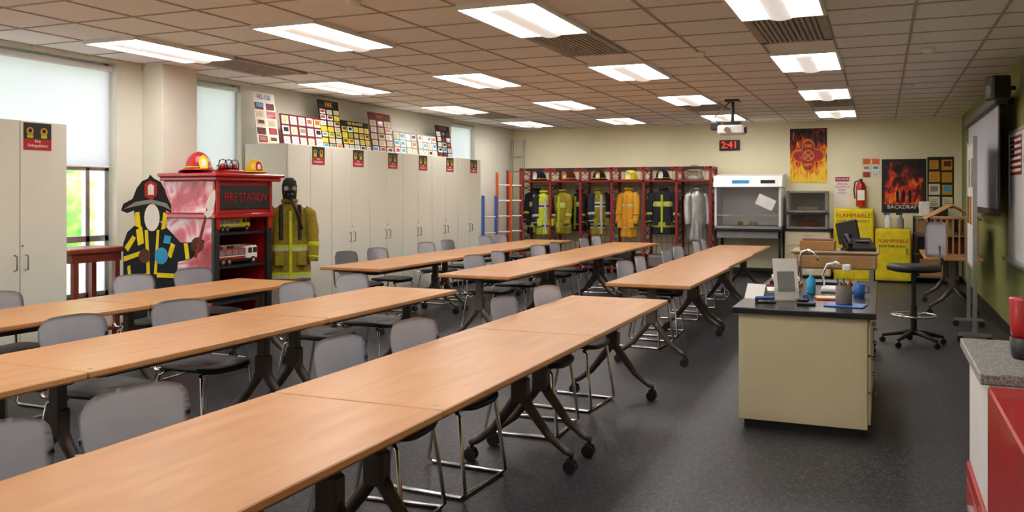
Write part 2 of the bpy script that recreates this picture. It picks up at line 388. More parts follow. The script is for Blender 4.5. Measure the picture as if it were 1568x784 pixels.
def wallpos(x,X):
    r=X/(.921*(x-784)-521.3); return r*(.389*(x-784)+1234)
ct=2.136
specs=[(392,425,.62,'paper',('red','paper2','darkred'),'FIS-126','blue',(2,5)),
 (431,493,.40,'darkred',('paper','paper2'),None,'golden',(5,3)),
 (492,523,.66,'blackm',('paper','yellow','paper2'),'FIRE','golden',(3,7)),
 (524,566,.42,'blackm',('yellow','paper','hivis'),'FIRE BEHAVIOR','yellow',(5,4)),
 (568,601,.60,'darkred',('paper','paper2'),'HEAT','golden',(3,5)),
 (603,638,.36,'grey',('paper','paper','paper2'),None,'golden',(4,3)),
 (640,668,.36,'grey',('paper','paper2'),None,'golden',(4,3)),
 (670,691,.56,'blackm',('paper','darkred'),'ARSON','red',(3,5))]
for x0,x1,h,base,pp,tt,tm,n in specs:
    y0,y1=wallpos(x0,-6.85),wallpos(x1,-6.85)
    board('presentation_board',T((-6.82,y0,ct))@R(FX,'Z')@R(90-8,'X'),y1-y0,h,base,pp,n,tt,tm)
board('presentation_board',T((-6.80,4.15,ct))@R(FX,'Z')@R(90-6,'X'),.8,.68,'blackm',('red','darkred','paper'),(5,6),'FIRE','golden')
# ---------------- locker unit ----------------
L0,L1,LF,LB=-6.72,-2.92,16.35,16.97
b=MB('turnout_gear_locker'); nb=6; bw=(L1-L0)/nb
for k in range(nb+1):
    x=L0+bw*k
    for y in (LF,LB-.03): b.box(x-.024,x+.024,y,y+.03,0,2.05,'lockred',.003)
    for z in (.1,2.03): b.box(x-.018,x+.018,LF,LB,z-.018,z+.018,'lockred')
    nz=13
    for j in range(nz):
        z=.12+j*1.9/nz
        b.tube([(x,LF+.02,z),(x,LB-.02,z+1.9/nz)],.009,'lockred',4); b.tube([(x,LF+.02,z+1.9/nz),(x,LB-.02,z)],.009,'lockred',4)
    if k<nb:
        for z in (.1,1.78,2.03):
            b.box(x,x+bw,LF,LF+.025,z-.018,z+.018,'lockred'); b.box(x,x+bw,LB-.03,LB,z-.018,z+.018,'lockred')
        b.box(x,x+bw,LF+.02,LB,1.772,1.784,'steel')
        for j in range(1,8): b.tube([(x+bw*j/8,LF,.1),(x+bw*j/8,LB,.1)],.005,'lockred',4)
        for j in range(1,6): b.tube([(x+bw*j/6,LB-.01,.1),(x+bw*j/6,LB-.01,2.03)],.004,'steel',4)
        for j in range(1,8): b.tube([(x,LB-.01,.1+j*.24),(x+bw,LB-.01,.1+j*.24)],.004,'steel',4)
        b.tube([(x,LF+.3,1.70),(x+bw,LF+.3,1.70)],.012,'steel',6)
        b.box(x+.12,x+bw-.12,LF-.006,LF,1.99,2.04,'black')
        b.box(x+.04,x+bw-.04,LF+.08,LB-.04,.115,.36,random.choice(('blackm','navy','dgrey')),.04)
b.obj()
def coat(name,ctr,yaw,main,trim,W=.23,Lc=.85,extra=None,smain=None,stand=False):
    b=MB(name); b.M=T(ctr)@R(yaw,'Z'); seg=32; n=26; rings=[];ms=[]
    smain=smain or main
    hw=[(0,.06,.05),(.04,.10,.065),(.09,.17,.085),(.15,.2,.10),(.3,.195,.11),(.6,.205,.115),(1,.225,.125)]
    ph=random.uniform(0,6)
    for i in range(n+1):
        t=i/n
        for a,q in zip(hw,hw[1:]):
            if a[0]<=t<=q[0]:
                f=(t-a[0])/(q[0]-a[0]); w=a[1]+(q[1]-a[1])*f; d=a[2]+(q[2]-a[2])*f; break
        r=[]
        for k in range(seg):
            th=2*pi*k/seg; rp=1+.13*t*sin(6*th+ph+2*t)+.06*t*sin(11*th+ph)+.02*sin(17*t+3*th)
            r.append((w*W/.21*cos(th)*rp,d*sin(th)*rp,-t*Lc))
        rings.append(r)
        if i<n:
            m=main
            for (a,q,tm) in trim:
                if a<=t<q: m=tm
            ms.append(m)
    b.loft(rings,ms)
    for s in (-1,1):
        sw=W/.21
        P=[(s*.15*sw,0,-.09),(s*.215*sw,-.01,-.14),(s*.24*sw,-.02,-.28),(s*.25*sw,-.05,-.45),(s*.245*sw,-.075,-.60),(s*.24*sw,-.08,-.66)]
        P2=[];rr=[];R0=[.06,.075,.07,.065,.06,.06]
        for i in range(len(P)-1):
            for q in range(3):
                f=q/3; P2.append(tuple(P[i][a]+(P[i+1][a]-P[i][a])*f for a in range(3))); rr.append((R0[i]+(R0[i+1]-R0[i])*f)*random.uniform(.93,1.05))
        P2.append(P[-1]); rr.append(.06)
        b.tube(P2,rr,smain,10)
        if trim:
            for j in (12,): b.tube([P2[j],P2[j+1]],[rr[j]*1.05]*2,trim[0][2],10)
            b.tube([P2[9],P2[9+1]],[rr[9]*1.04]*2,trim[0][2],10)
    b.tube([(.07*cos(t*pi/6),.06*sin(t*pi/6)-.005,.01) for t in range(12)],.025,main,6,closed=True)
    b.box(-.018,.018,-.145,-.10,-Lc+.03,-.1,trim[0][2] if trim else main,.006)
    if trim:
        for s in (-1,1): b.box(s*.12-.05,s*.12+.05,-.155,-.09,-Lc*.8,-Lc*.62,main,.01)
    if extra: extra(b)
    return b.obj()
zc=1.62
def hang(b): b.tube([(0,0,.0),(0,0,.05),(.02,0,.08),(0,0,.075)],.005,'steel',6)
tr=lambda m:[(.3,.36,m),(.72,.78,m)]
tr2=lambda m,n:[(.26,.3,m),(.3,.34,n),(.34,.38,m),(.7,.74,m),(.74,.78,n),(.78,.82,m)]
for k in range(6):
    x=L0+bw*(k+.55)
    if k==0: coat('turnout_coat',(x-.12,LF+.3,zc),0,'navy',tr2('hivis','refl'),.17,.9,extra=hang); coat('turnout_coat',(x+.12,LF+.08,zc-.05),35,'hivis',tr2('refl','navy'),.15,.85,extra=hang,smain='navy')
    elif k==1: coat('turnout_coat',(x-.12,LF+.14,zc-.03),-25,'olivey',tr2('hivis','refl'),.17,.85,extra=hang); coat('turnout_coat',(x+.16,LF+.36,zc-.03),-35,'navy',tr2('hivis','refl'),.13,.8,extra=hang)
    elif k==2: coat('turnout_coat',(x-.03,LF+.2,zc),40,'olivey',tr2('refl','navy'),.15,.9,extra=hang,smain='navy')
    elif k==3: coat('turnout_coat',(x-.05,LF+.18,zc),-12,'golden',tr2('golden','refl'),.16,.93,extra=hang)
    elif k==4: coat('turnout_coat',(x,LF+.16,zc),0,'navy',tr2('hivis','refl'),.22,.85,extra=hang)
    else: coat('proximity_coat',(x,LF+.2,zc),25,'silverc',[],.17,.97,extra=hang)
def helmet(name,p,yaw,m,shield='red',s=1.0):
    b=MB(name); b.M=T(p)@R(yaw,'Z')@Matrix.Scale(s,4)
    seg=28; rings=[]
    for (r,z) in ((.0,.155),(.03,.153),(.07,.138),(.10,.105),(.118,.06),(.124,.02),(.126,.012)):
        rings.append([(r*.92*cos(2*pi*k/seg),r*1.1*sin(2*pi*k/seg),z) for k in range(seg)])
    def br(f,z0):
        l=[]
        for k in range(seg):
            a=2*pi*k/seg; rr=.126+(f*(.035 if sin(a)<0 else .035+.065*sin(a)))
            l.append((rr*.92*cos(a),rr*1.1*sin(a),z0-f*.03*max(0,sin(a))))
        return l
    rings+=[br(.5,.008),br(1,0),br(1,-.008),br(.4,-.004),br(0,0)]
    b.loft(rings,m)
    for a in (0,45,90,135):
        pth=[]
        for q in range(9):
            ph=-pi/2+pi*q/8*.98; x=.112*sin(ph); z=.02+.142*cos(ph)
            pth.append((x*cos(math.radians(a))*.95,x*sin(math.radians(a))*1.12,z))
        b.tube(pth,.006,m,5)
    Ms=b.M; b.M=Ms@frame((0,-.15,0),0)@R(-12,'X')
    b.poly([(-.03,.0),(.03,.0),(.042,.06),(.03,.115),(0,.135),(-.03,.115),(-.042,.06)],0,.006,shield); b.poly([(-.018,.03),(.018,.03),(.02,.08),(0,.1),(-.02,.08)],.006,.009,'paper')
    b.M=Ms; b.tube([(.126*.93*cos(2*pi*k/seg),.128*1.1*sin(2*pi*k/seg),.02) for k in range(seg)],.007,'hivis',6,closed=True)
    return b.obj()
hm=['blackm','darkred','blackm','yellow','blackm']
for k in range(5): helmet('fire_helmet',(L0+bw*(k+.5),LF+.24,1.82),random.uniform(-20,10),hm[k],random.choice(('red','paper','golden')),1.15)
b=MB('proximity_hood_helmet'); cx=L0+bw*5.45; b.lathe([(.17,0),(.18,.05),(.16,.12),(.14,.2),(.12,.25),(.06,.29),(.0,.30)],(cx,LF+.26,1.79),'silverc'); b.box(cx-.1,cx+.1,LF+.08,LF+.13,1.87,1.99,'beige',.03); b.obj()
def ladder(name,x,y0,z0,w,h,m,m2,tilt,yaw):
    b=MB(name); b.M=T((x,y0,z0))@R(yaw,'Z')@R(tilt,'X')
    for s in (-1,1): b.box(s*w/2-.015,s*w/2+.015,-.035,.035,0,h,m,.003)
    k=.2
    while k<h-.1: b.cyl((-w/2,0,k),(w/2,0,k),.015,m2,seg=8); k+=.3
    for s in (-1,1): b.box(s*w/2-.02,s*w/2+.02,-.045,.045,0.01,.04,'black',.004)
    b.obj()
ladder('extension_ladder',-6.92,16.50,.0,.26,2.66,'alu','alu',-5,0)
ladder('roof_ladder',-6.72,15.5,.0,.3,1.95,'orange','white',0,55)
ladder('roof_ladder',-6.75,14.9,.0,.3,1.5,'blue','white',0,60)
ladder('attic_ladder',-6.7,16.0,.0,.3,2.0,'lockred','white',0,40)
# ---------------- fire station display ----------------
SX0,SX1,SY0,SY1=-6.76,-6.12,6.87,7.72
b=MB('fire_station_display_shelf')
b.box(SX0,SX1,SY0,SY0+.03,0,1.5,'pink'); b.box(SX0,SX1,SY1-.03,SY1,0,1.5,'red'); b.box(SX0,SX0+.02,SY0,SY1,0,1.5,'blackm')
for z in (.05,.42,.78,1.12,1.42): b.box(SX0+.02,SX1-.01,SY0+.03,SY1-.03,z-.012,z+.012,'blackm')
b.box(SX1-.02,SX1+.02,SY0-.02,SY0+.06,0,1.3,'black',.004); b.box(SX1-.02,SX1+.02,SY1-.06,SY1+.02,0,1.3,'black',.004)
b.box(SX0-.0,SX1+.05,SY0-.04,SY1+.04,1.28,1.33,'red',.01)
b.box(SX0,SX1+.02,SY0-.012,SY1+.012,1.33,1.66,'red',.005); b.box(SX0,SX1,SY0-.016,SY0-.012,1.34,1.65,'pink')
b.box(SX0,SX1+.10,SY0-.08,SY1+.08,1.66,1.70,'red',.01); b.box(SX0,SX1+.13,SY0-.11,SY1+.11,1.70,1.735,'red',.01)
b.box(SX1+.02,SX1+.04,SY0+.04,SY1-.04,1.37,1.61,'black',.004)
for y in (SY0+.02,SY1-.02): b.cyl((SX1+.03,y,1.33),(SX1+.03,y,1.66),.02,'red')
for y in (SY0+.0,SY1-.05): b.box(SX1,SX1+.04,y,y+.05,1.16,1.3,'red',.01)
b.text('FIRE STATION',.125,((SY0+SY1)/2,1.49,0),'red',Mx=T((SX1+.041,0,0))@R(90,'Z')@R(90,'X'),sx=.85,ext=.004)
b.obj()
def truck(name,p,yaw,Lg,body,cabm,ladderm='alu'):
    b=MB(name); b.M=T(p)@R(yaw,'Z')@Matrix.Scale(Lg,4)
    b.box(-.5,.5,-.13,.13,.05,.10,'black',.01)
    b.box(-.5,.18,-.14,.14,.09,.27,body,.012); b.box(.2,.5,-.14,.14,.07,.30,cabm,.03)
    for s in (-1,1):
        b.box(.24,.33,s*.14-.004,s*.14+.004,.18,.27,'black'); b.box(.36,.46,s*.14-.004,s*.14+.004,.18,.27,'black')
        b.box(-.48,.16,s*.141-.003,s*.141+.003,.14,.155,'white')
        for q in range(4): b.box(-.46+q*.155,-.33+q*.155,s*.142-.003,s*.142+.003,.165,.25,'steel')
        for x in (-.38,-.24,.36): b.cyl((x,s*.10,.06),(x,s*.15,.06),.06,'black',seg=16); b.cyl((x,s*.15,.06),(x,s*.154,.06),.03,'chrome',seg=12)
    b.box(.495,.505,-.11,.11,.18,.27,'black'); b.box(.26,.34,-.12,.12,.30,.325,'red',.01)
    for s in (-1,1): b.box(-.48,.3,s*.06-.008,s*.06+.008,.31,.325,ladderm)
    for q in range(12): b.box(-.46+q*.062,-.45+q*.062,-.06,.06,.313,.321,ladderm)
    b.box(-.3,-.2,-.06,.06,.27,.31,'steel'); b.box(-.02,.08,-.06,.06,.27,.31,'steel')
    return b.obj()
truck('toy_fire_truck',(-6.28,7.28,1.135),90,.5,'yellow','yellow'); truck('toy_fire_truck',(-6.24,7.27,.795),90,.62,'red','white'); truck('toy_fire_truck',(-6.25,7.3,.435),90,.6,'white','red'); 
helmet('fire_helmet',(-6.42,6.98,1.775),60,'red','yellow',1.1)
helmet('fire_helmet',(-6.28,7.68,1.768),60,'yel2','red',.85)
b=MB('light_bar_siren'); b.box(-6.45,-6.27,7.24,7.5,1.737,1.78,'red',.01); b.box(-6.44,-6.28,7.25,7.36,1.78,1.83,'glass',.01); 
for y in (7.27,7.36,7.45): b.lathe([(.045,0),(.048,.05),(.04,.1),(.0,.115)],(-6.36,y,1.78),'glass'); b.lathe([(.03,0),(.03,.06),(0,.07)],(-6.36,y,1.78),random.choice(('red','chrome','green')))
b.obj()
def ext(b):
    b.cyl((0,0,-1.42),(0,0,.0),.02,'steel'); b.lathe([(.2,-1.44),(.2,-1.42),(.03,-1.40)],(0,0,0),'black')
    b.lathe([(.07,-.02),(.08,.03),(.09,.1),(.093,.17),(.08,.23),(.045,.265),(0,.27)],(0,0,0),'blackm',sx=.9)
    b.lathe([(.07,-.05),(.073,.0),(.055,.04),(0,.05)],(0,-.065,.13),'black',sx=.9,sy=.6)
    b.cyl((0,-.10,.08),(0,-.17,.05),.035,'black'); b.tube([(0,-.16,.05),(.03,-.2,-.03),(.08,-.17,-.15),(.12,-.14,-.3)],.018,'black')
    for s in (-1,1): b.box(s*.1-.02,s*.1+.02,-.125,-.06,-.42,-.03,'black',.01)
    b.cyl((-.045,-.10,.15),(-.045,-.118,.15),.025,'steel'); b.cyl((.045,-.10,.15),(.045,-.118,.15),.025,'steel')
coat('mannequin_turnout_jacket',(-6.08,8.02,1.44),42,'olivey',[(.52,.55,'hivis'),(.55,.58,'refl'),(.86,.9,'hivis'),(.9,.93,'refl')],.215,.88,extra=ext)
# ---------------- firefighter cutout ----------------
b=MB('firefighter_cutout'); b.M=frame((-6.29,6.25,0),38)
q=lambda pts:[((x-235)/172,(547-y)/164) for x,y in pts]
b.poly(q([(200,547),(203,500),(196,470),(190,440),(190,400),(190,372),(196,355),(207,345),(218,340),(246,340),(262,356),(276,372),(292,372),(304,364),(313,370),(310,384),(292,398),(272,402),(270,430),(266,470),(262,500),(266,547),(240,547),(234,480),(226,547)]),-.006,0,'navy')
b.poly(q([(187,322),(190,312),(204,304),(210,288),(218,277),(227,273),(230,267),(236,273),(246,278),(252,290),(257,304),(262,314),(262,326),(254,322),(250,338),(222,345),(208,338),(206,322),(196,326)]),-.002,.006,'blackm')
el=lambda cx,cy,rx,ry,n=20:q([(cx+rx*cos(2*pi*k/n),cy+ry*sin(2*pi*k/n)) for k in range(n)])
b.poly(el(233,333,11.5,21),.006,.009,'paper')
b.poly(q([(222,281),(231,276),(240,281),(241,297),(233,306),(222,300)]),.006,.01,'red'); b.poly(q([(227,284),(231,281),(236,284),(236,298),(227,298)]),.01,.012,'paper')
b.poly(q([(190,320),(208,309),(232,305),(255,311),(262,322),(250,316),(232,311),(210,315)]),.006,.009,'grey')
for pts in ([(208,325),(214,324),(217,350),(207,345)],[(250,325),(256,328),(253,350),(247,352)]): b.poly(q(pts),.006,.009,'yellow')
for pts in ([(192,378),(204,360),(209,364),(197,385)],[(191,392),(216,384),(216,391),(191,400)],[(222,352),(227,352),(230,420),(225,420)],[(240,352),(244,352),(240,420),(236,420)],[(192,425),(225,418),(226,425),(192,433)],[(240,418),(270,420),(270,427),(240,425)],[(262,372),(268,376),(262,396),(256,392)],[(281,373),(287,373),(290,397),(284,399)],[(203,490),(232,488),(232,496),(203,499)],[(238,488),(264,488),(264,496),(238,496)],[(196,408),(200,405),(205,452),(200,452)],[(196,455),(266,452),(265,463),(198,466)],[(209,352),(218,346),(221,372),(212,376)]): b.poly(q(pts),.0,.004,'yellow')
b.poly(el(247,392,10,13),.004,.008,'cyan'); b.poly(el(222,392,9,11),.004,.008,'brown'); b.poly(el(302,376,10,12),.004,.01,'brown')
b.poly(q([(252,360),(262,362),(260,374),(250,372)]),.004,.008,'cyan')
b.poly(q([(297,395),(301,397),(325,302),(321,300)]),.008,.014,'redwood')
b.poly(q([(315,312),(319,303),(325,292),(330,290),(330,305),(325,330),(317,334),(312,327),(318,322)]),.012,.018,'white')
b.box(-.15,.15,0,.02,-.2,0,'tan')
b.obj()
b=MB('wooden_console_table'); b.box(-7.05,-6.62,5.62,6.25,.98,1.03,'redwood',.01); b.box(-7.02,-6.65,5.66,6.21,.90,.98,'redwood')
for x in (-7.0,-6.7):
    for y in (5.68,6.14): b.box(x,x+.055,y,y+.055,0,.92,'redwood',.006)
b.box(-7.0,-6.66,5.7,6.18,.25,.28,'redwood'); b.obj()
# ---------------- instructor desk ----------------
b=MB('instructor_desk'); X0,X1,Y0,Y1=-.86,-.08,5.84,7.95
b.box(X0,X1,Y0,Y1,.06,.75,'deskcream',.004); b.box(X0+.03,X1-.05,Y0+.04,Y1-.05,0,.06,'black')
b.box(X0-.04,X1+.05,Y0-.05,Y1+.05,.752,.79,'desktop',.006)
b.box(X0+.02,X1-.02,Y0-.003,Y0,.085,.735,'deskcream')
for k in range(3):
    y0=Y0+.02+k*.68; 
    for z0,z1 in ((.09,.28),(.295,.51),(.525,.735)):
        b.box(X1,X1+.018,y0,y0+.65,z0,z1,'deskcream',.003); ym=y0+.325; b.tube([(X1+.018,ym-.05,z1-.06),(X1+.045,ym-.05,z1-.06),(X1+.045,ym+.05,z1-.06),(X1+.018,ym+.05,z1-.06)],.005,'steel',6)
b.obj()
dz=.791
b=MB('brochure_holder'); b.M=T((-.6,6.3,dz))@R(25,'Z'); b.box(-.1,.1,-.05,.08,0,.006,'glass'); b.M=b.M@R(-12,'X'); b.box(-.1,.1,.0,.006,.0,.26,'glass'); b.box(-.085,.085,-.004,.0,.01,.29,'paper'); b.box(-.06,.06,-.006,-.004,.06,.2,'grey'); b.box(-.1,.1,-.035,-.03,0,.08,'glass'); b.obj()
b=MB('tent_card'); b.M=T((-.81,6.35,dz))@R(-20,'Z'); b.add([(-.07,-.05,0),(.07,-.05,0),(.07,0,.1),(-.07,0,.1),(.07,.05,0),(-.07,.05,0)],[(0,1,2,3),(3,2,4,5)],'paper'); b.obj()
b=MB('pencil_cup'); cx,cy=-.23,6.17; b.lathe([(.05,0),(.052,.005),(.052,.12),(.048,.12),(.047,.01),(0,.008)],(cx,cy,dz+.009),'dgrey',cap=False)
for k in range(12):
    a=k*.52; b.cyl((cx+.02*cos(a),cy+.02*sin(a),dz+.02),(cx+.045*cos(a),cy+.045*sin(a),dz+.16+.02*sin(k*3)),.005,('red','blue','yellow','green','black','orange')[k%6],seg=6)
b.obj()
b=MB('notepad'); b.M=T((-.32,6.5,dz))@R(10,'Z'); b.box(-.11,.11,-.08,.08,0,.012,'orange',.002); b.box(-.10,.10,-.07,.07,.012,.014,'paper2'); b.obj()
b=MB('blue_folder'); b.M=T((-.20,6.12,dz))@R(-8,'Z'); b.box(-.14,.1,-.09,.12,0,.008,'blue',.002); b.obj()
b=MB('tape_dispenser'); b.box(-.52,-.40,6.05,6.11,dz,dz+.02,'black',.006); b.box(-.52,-.44,6.06,6.10,dz+.02,dz+.045,'black',.01); b.cyl((-.46,6.07,dz+.045),(-.46,6.09,dz+.045),.025,'blue'); b.obj()
b=MB('hand_sanitizer_bottle'); b.lathe([(.03,0),(.033,.01),(.033,.1),(.012,.125),(.012,.14)],(-.48,6.8,dz),'cyan'); b.cyl((-.48,6.8,dz+.14),(-.48,6.8,dz+.17),.006,'white'); b.box(-.51,-.47,6.79,6.81,dz+.165,dz+.175,'white'); b.obj()
b=MB('document_camera'); b.box(-.42,-.2,6.9,7.12,dz,dz+.035,'white',.01); b.tube([(-.40,7.02,dz+.03),(-.41,7.02,dz+.13),(-.38,7.02,dz+.2),(-.32,7.0,dz+.22),(-.24,6.98,dz+.2)],.009,'chrome'); b.box(-.27,-.21,6.96,7.02,dz+.16,dz+.21,'white',.01); b.obj()
b=MB('gooseneck_faucet'); b.tube([(-.62,7.5,dz),(-.62,7.5,dz+.2),(-.60,7.49,dz+.26),(-.55,7.47,dz+.28),(-.5,7.45,dz+.26),(-.47,7.44,dz+.2)],.011,'chrome'); b.lathe([(.03,0),(.03,.02),(.015,.04)],(-.62,7.5,dz),'chrome'); b.obj()
b=MB('paper_stack'); 
for k in range(5): b.M=T((-.70,6.85,dz+.004*k))@R(k*4-8,'Z'); b.box(-.11,.11,-.14,.14,0,.004,'paper')
b.obj()
b=MB('coffee_mug'); b.lathe([(.035,0),(.04,.01),(.04,.09),(.036,.09),(.034,.01),(0,.008)],(-.15,6.75,dz),'blue',cap=False); b.tube([(-.11,6.75,dz+.075),(-.085,6.75,dz+.07),(-.085,6.75,dz+.03),(-.11,6.75,dz+.025)],.006,'blue'); b.obj()
b=MB('stapler'); b.M=T((-.72,6.1,dz))@R(20,'Z'); b.box(-.07,.07,-.018,.018,0,.012,'black',.004); b.box(-.07,.06,-.014,.014,.02,.045,'blue',.008); b.box(-.07,-.05,-.014,.014,.01,.03,'black'); b.obj()
b=MB('book_stack')
for k,(m,w) in enumerate((('red',.11),('navy',.105),('paper2',.1))): b.M=T((-.70,7.2,dz+.03*k))@R(k*7-6,'Z'); b.box(-w,w,-.14,.14,0,.028,m,.003)
b.obj()
b=MB('laptop'); b.M=T((-.35,7.65,dz)); b.box(-.17,.17,-.12,.12,0,.018,'black',.004); b.obj()
b=MB('red_tool_cabinet'); b.box(.3,1.15,2.2,3.05,0,.93,'red',.006); 
b.box(.297,.3,2.25,3.0,.5,.52,'blackm'); b.box(.297,.3,2.25,3.0,.1,.12,'blackm'); b.obj()
b=MB('red_base_cabinet'); b.box(.3,1.15,3.06,3.78,0,.5,'red',.006); b.box(.296,.3,3.1,3.74,.05,.45,'red',.003); b.box(.28,.296,3.3,3.5,.4,.415,'steel'); b.obj()
b=MB('speckled_worktop_box'); b.box(.31,1.14,3.07,3.77,.501,.93,'white',.004); b.box(.28,1.17,3.065,3.8,.93,.965,'granite',.004); b.obj()
b=MB('red_tumbler'); b.lathe([(.04,0),(.045,.01),(.05,.07)],(.45,3.4,.966),'black'); b.lathe([(.045,.07),(.048,.1),(.052,.2),(.05,.205),(.0,.205)],(.45,3.4,.966),'red'); b.obj()
# cart behind desk
b=MB('lab_cart'); b.box(-.8,-.04,8.95,9.45,.80,.95,'beige',.02); b.box(-.82,-.02,8.93,9.47,.95,.975,'beige',.008); b.box(-.78,-.06,8.97,9.43,.3,.33,'beige',.01)
for x in (-.77,-.09):
    for y in (8.98,9.4): b.box(x-.02,x+.02,y-.02,y+.02,.08,.95,'grey'); b.cyl((x,y-.015,.04),(x,y+.015,.04),.04,'black'); b.box(x-.012,x+.012,y-.02,y+.02,.04,.1,'grey')
b.box(-.76,-.45,8.945,8.95,.83,.92,'tan'); b.box(-.39,-.08,8.945,8.95,.83,.92,'tan'); b.obj()
b=MB('cardboard_tray'); b.box(-.74,-.42,9.0,9.3,.976,1.07,'tan',.005); b.box(-.72,-.44,9.02,9.28,1.07,1.08,'darkred'); b.obj()
b=MB('desk_telephone'); b.M=T((-.2,9.1,.976))@R(15,'Z'); b.add([(-.13,-.11,0),(.13,-.11,0),(.13,.11,0),(-.13,.11,0),(-.13,-.11,.03),(.13,-.11,.03),(.13,.11,.12),(-.13,.11,.12)],[(0,1,2,3),(4,5,6,7),(0,1,5,4),(1,2,6,5),(2,3,7,6),(3,0,4,7)],'black')
b.tube([(-.1,-.09,.06),(-.1,-.07,.09),(-.1,.07,.15),(-.1,.1,.14)],[.025,.018,.018,.025],'black'); b.box(-.03,.1,.0,.09,.09,.1,'grey')
b.tube([(-.1,-.1,.05),(-.16,-.14,.02),(-.18,-.05,.01),(-.14,.02,.02)],.006,'black',6); b.obj()
b=MB('flat_monitor'); b.M=T((-.30,9.36,.976))@R(150,'Z'); b.lathe([(.08,0),(.08,.01),(.02,.02)],(0,0,0),'black'); b.box(-.02,.02,-.01,.02,0,.15,'black'); b.M=b.M@T((0,0,.06))@R(12,'Y'); b.box(-.12,.12,-.03,-.0,0,.22,'black',.01); b.obj()
# drafting stool
b=MB('drafting_stool'); b.M=T((.3,9.75,0))@R(-65,'Z')
for k in range(5):
    a=2*pi*k/5+.3; b.tube([(0,0,.13),(.15*cos(a),.15*sin(a),.11),(.3*cos(a),.3*sin(a),.075)],[.03,.024,.016],'black',8); b.cyl((.3*cos(a)-.012,.3*sin(a),.03),(.3*cos(a)+.012,.3*sin(a),.03),.03,'black',seg=12)
b.cyl((0,0,.1),(0,0,.4),.03,'black'); b.cyl((0,0,.4),(0,0,.74),.022,'black'); b.tube([(.21*cos(k*pi/12),.21*sin(k*pi/12),.3) for k in range(24)],.011,'chrome',8,closed=True)
for k in range(3): a=k*2*pi/3; b.tube([(0,0,.3),(.21*cos(a),.21*sin(a),.3)],.008,'chrome',6)
rings=[[(x*s,y*s,z) for x,y in se(.24,.23,3)] for s,z in ((.8,.74),(1,.755),(1,.79),(.92,.81),(.4,.80))]; b.loft(rings,'seat')
b.tube([(0,.15,.75),(0,.26,.76),(0,.29,.85),(0,.27,1.0)],.018,'black'); b.sheet(lambda u,v:(u*.21*(1-(.8*abs(2*v-1))**4)**.25,.27-.05*u*u,.88+.36*v),10,8,lambda i,j:False,.03,'chairgrey'); b.obj()
# ---------------- back wall furniture ----------------
b=MB('lab_bench'); b.box(-2.85,-1.62,16.1,16.95,.86,.90,'blackm',.004)
for x in (-2.82,-1.69):
    for y in (16.13,16.87): b.box(x,x+.05,y,y+.05,0,.86,'black')
b.box(-2.8,-1.66,16.13,16.16,.74,.86,'grey'); b.box(-2.8,-1.66,16.85,16.88,.1,.15,'black'); b.obj()
b=MB('fume_hood'); b.box(-2.82,-1.65,16.2,16.9,.902,.95,'grey',.004); b.box(-2.82,-2.78,16.2,16.9,.95,1.72,'white',.004); b.box(-1.69,-1.65,16.2,16.9,.95,1.72,'white',.004); b.box(-2.8,-1.67,16.86,16.9,.95,1.72,'white')
b.add([(-2.84,16.15,1.66),(-1.63,16.15,1.66),(-1.63,16.92,1.66),(-2.84,16.92,1.66),(-2.84,16.25,1.86),(-1.63,16.25,1.86),(-1.63,16.92,1.92),(-2.84,16.92,1.92)],[(0,1,2,3),(4,5,6,7),(0,1,5,4),(1,2,6,5),(2,3,7,6),(3,0,4,7)],'white')
b.box(-2.78,-1.69,16.215,16.225,1.15,1.66,'glass'); b.box(-2.78,-1.69,16.205,16.235,1.13,1.16,'steel'); b.box(-2.5,-2.2,16.18,16.2,1.72,1.78,'cyan'); b.box(-2.0,-1.75,16.18,16.2,1.72,1.78,'black')
b.M=frame((-2.1,16.2,1.36),0)@R(-25,'Z'); b.box(0,.32,0,.2,0,.003,'paper'); b.M=Matrix.Identity(4)
b.lathe([(.05,0),(.05,.06),(.02,.08)],(-2.4,16.5,.95),'tan'); b.box(-2.25,-2.1,16.45,16.6,.95,1.02,'beige',.02); b.obj()
b=MB('base_cabinet'); b.box(-1.6,-.83,16.35,16.97,.08,.87,'deskcream',.004); b.box(-1.61,-.81,16.32,16.98,.87,.905,'blackm',.004); b.box(-1.58,-.85,16.4,16.9,0,.08,'black')
for k in range(3): b.box(-1.58,-.85,16.335,16.35,.1+.26*k,.34+.26*k,'deskcream',.003); b.tube([(-1.28,16.33,.28+.26*k),(-1.28,16.31,.28+.26*k),(-1.15,16.31,.28+.26*k),(-1.15,16.33,.28+.26*k)],.005,'steel',6)
b.obj()
b=MB('glass_display_oven'); 
for z in (.907,1.2,1.55): b.box(-1.58,-.88,16.45,16.95,z,z+.035,'steel',.004)
for x in (-1.58,-.92): b.box(x,x+.04,16.45,16.49,.92,1.58,'steel'); b.box(x,x+.04,16.91,16.95,.92,1.58,'steel')
b.box(-1.55,-.92,16.93,16.95,.92,1.56,'grey'); b.box(-1.54,-.92,16.455,16.46,.94,1.19,'glass'); b.box(-1.54,-.92,16.455,16.46,1.24,1.54,'glass'); b.box(-1.4,-1.05,16.55,16.85,1.24,1.3,'beige',.01); b.box(-1.45,-1.1,16.55,16.85,.95,1.05,'darkred',.01); b.box(-1.58,-.88,16.44,16.455,1.16,1.2,'black'); b.obj()
b=MB('flammable_storage_cabinet'); b.box(-.78,-.13,16.45,16.93,.0,1.27,'yellow',.006); b.box(-.76,-.46,16.435,16.45,.05,1.25,'yellow',.003); b.box(-.45,-.15,16.435,16.45,.05,1.25,'yellow',.003); b.box(-.47,-.44,16.42,16.435,.6,.72,'steel')
b.text('FLAMMABLE',.105,(-.455,1.15,-16.433),'red',Mx=R(90,'X')); b.text('KEEP FIRE AWAY',.07,(-.455,1.05,-16.433),'black',Mx=R(90,'X')); b.obj()
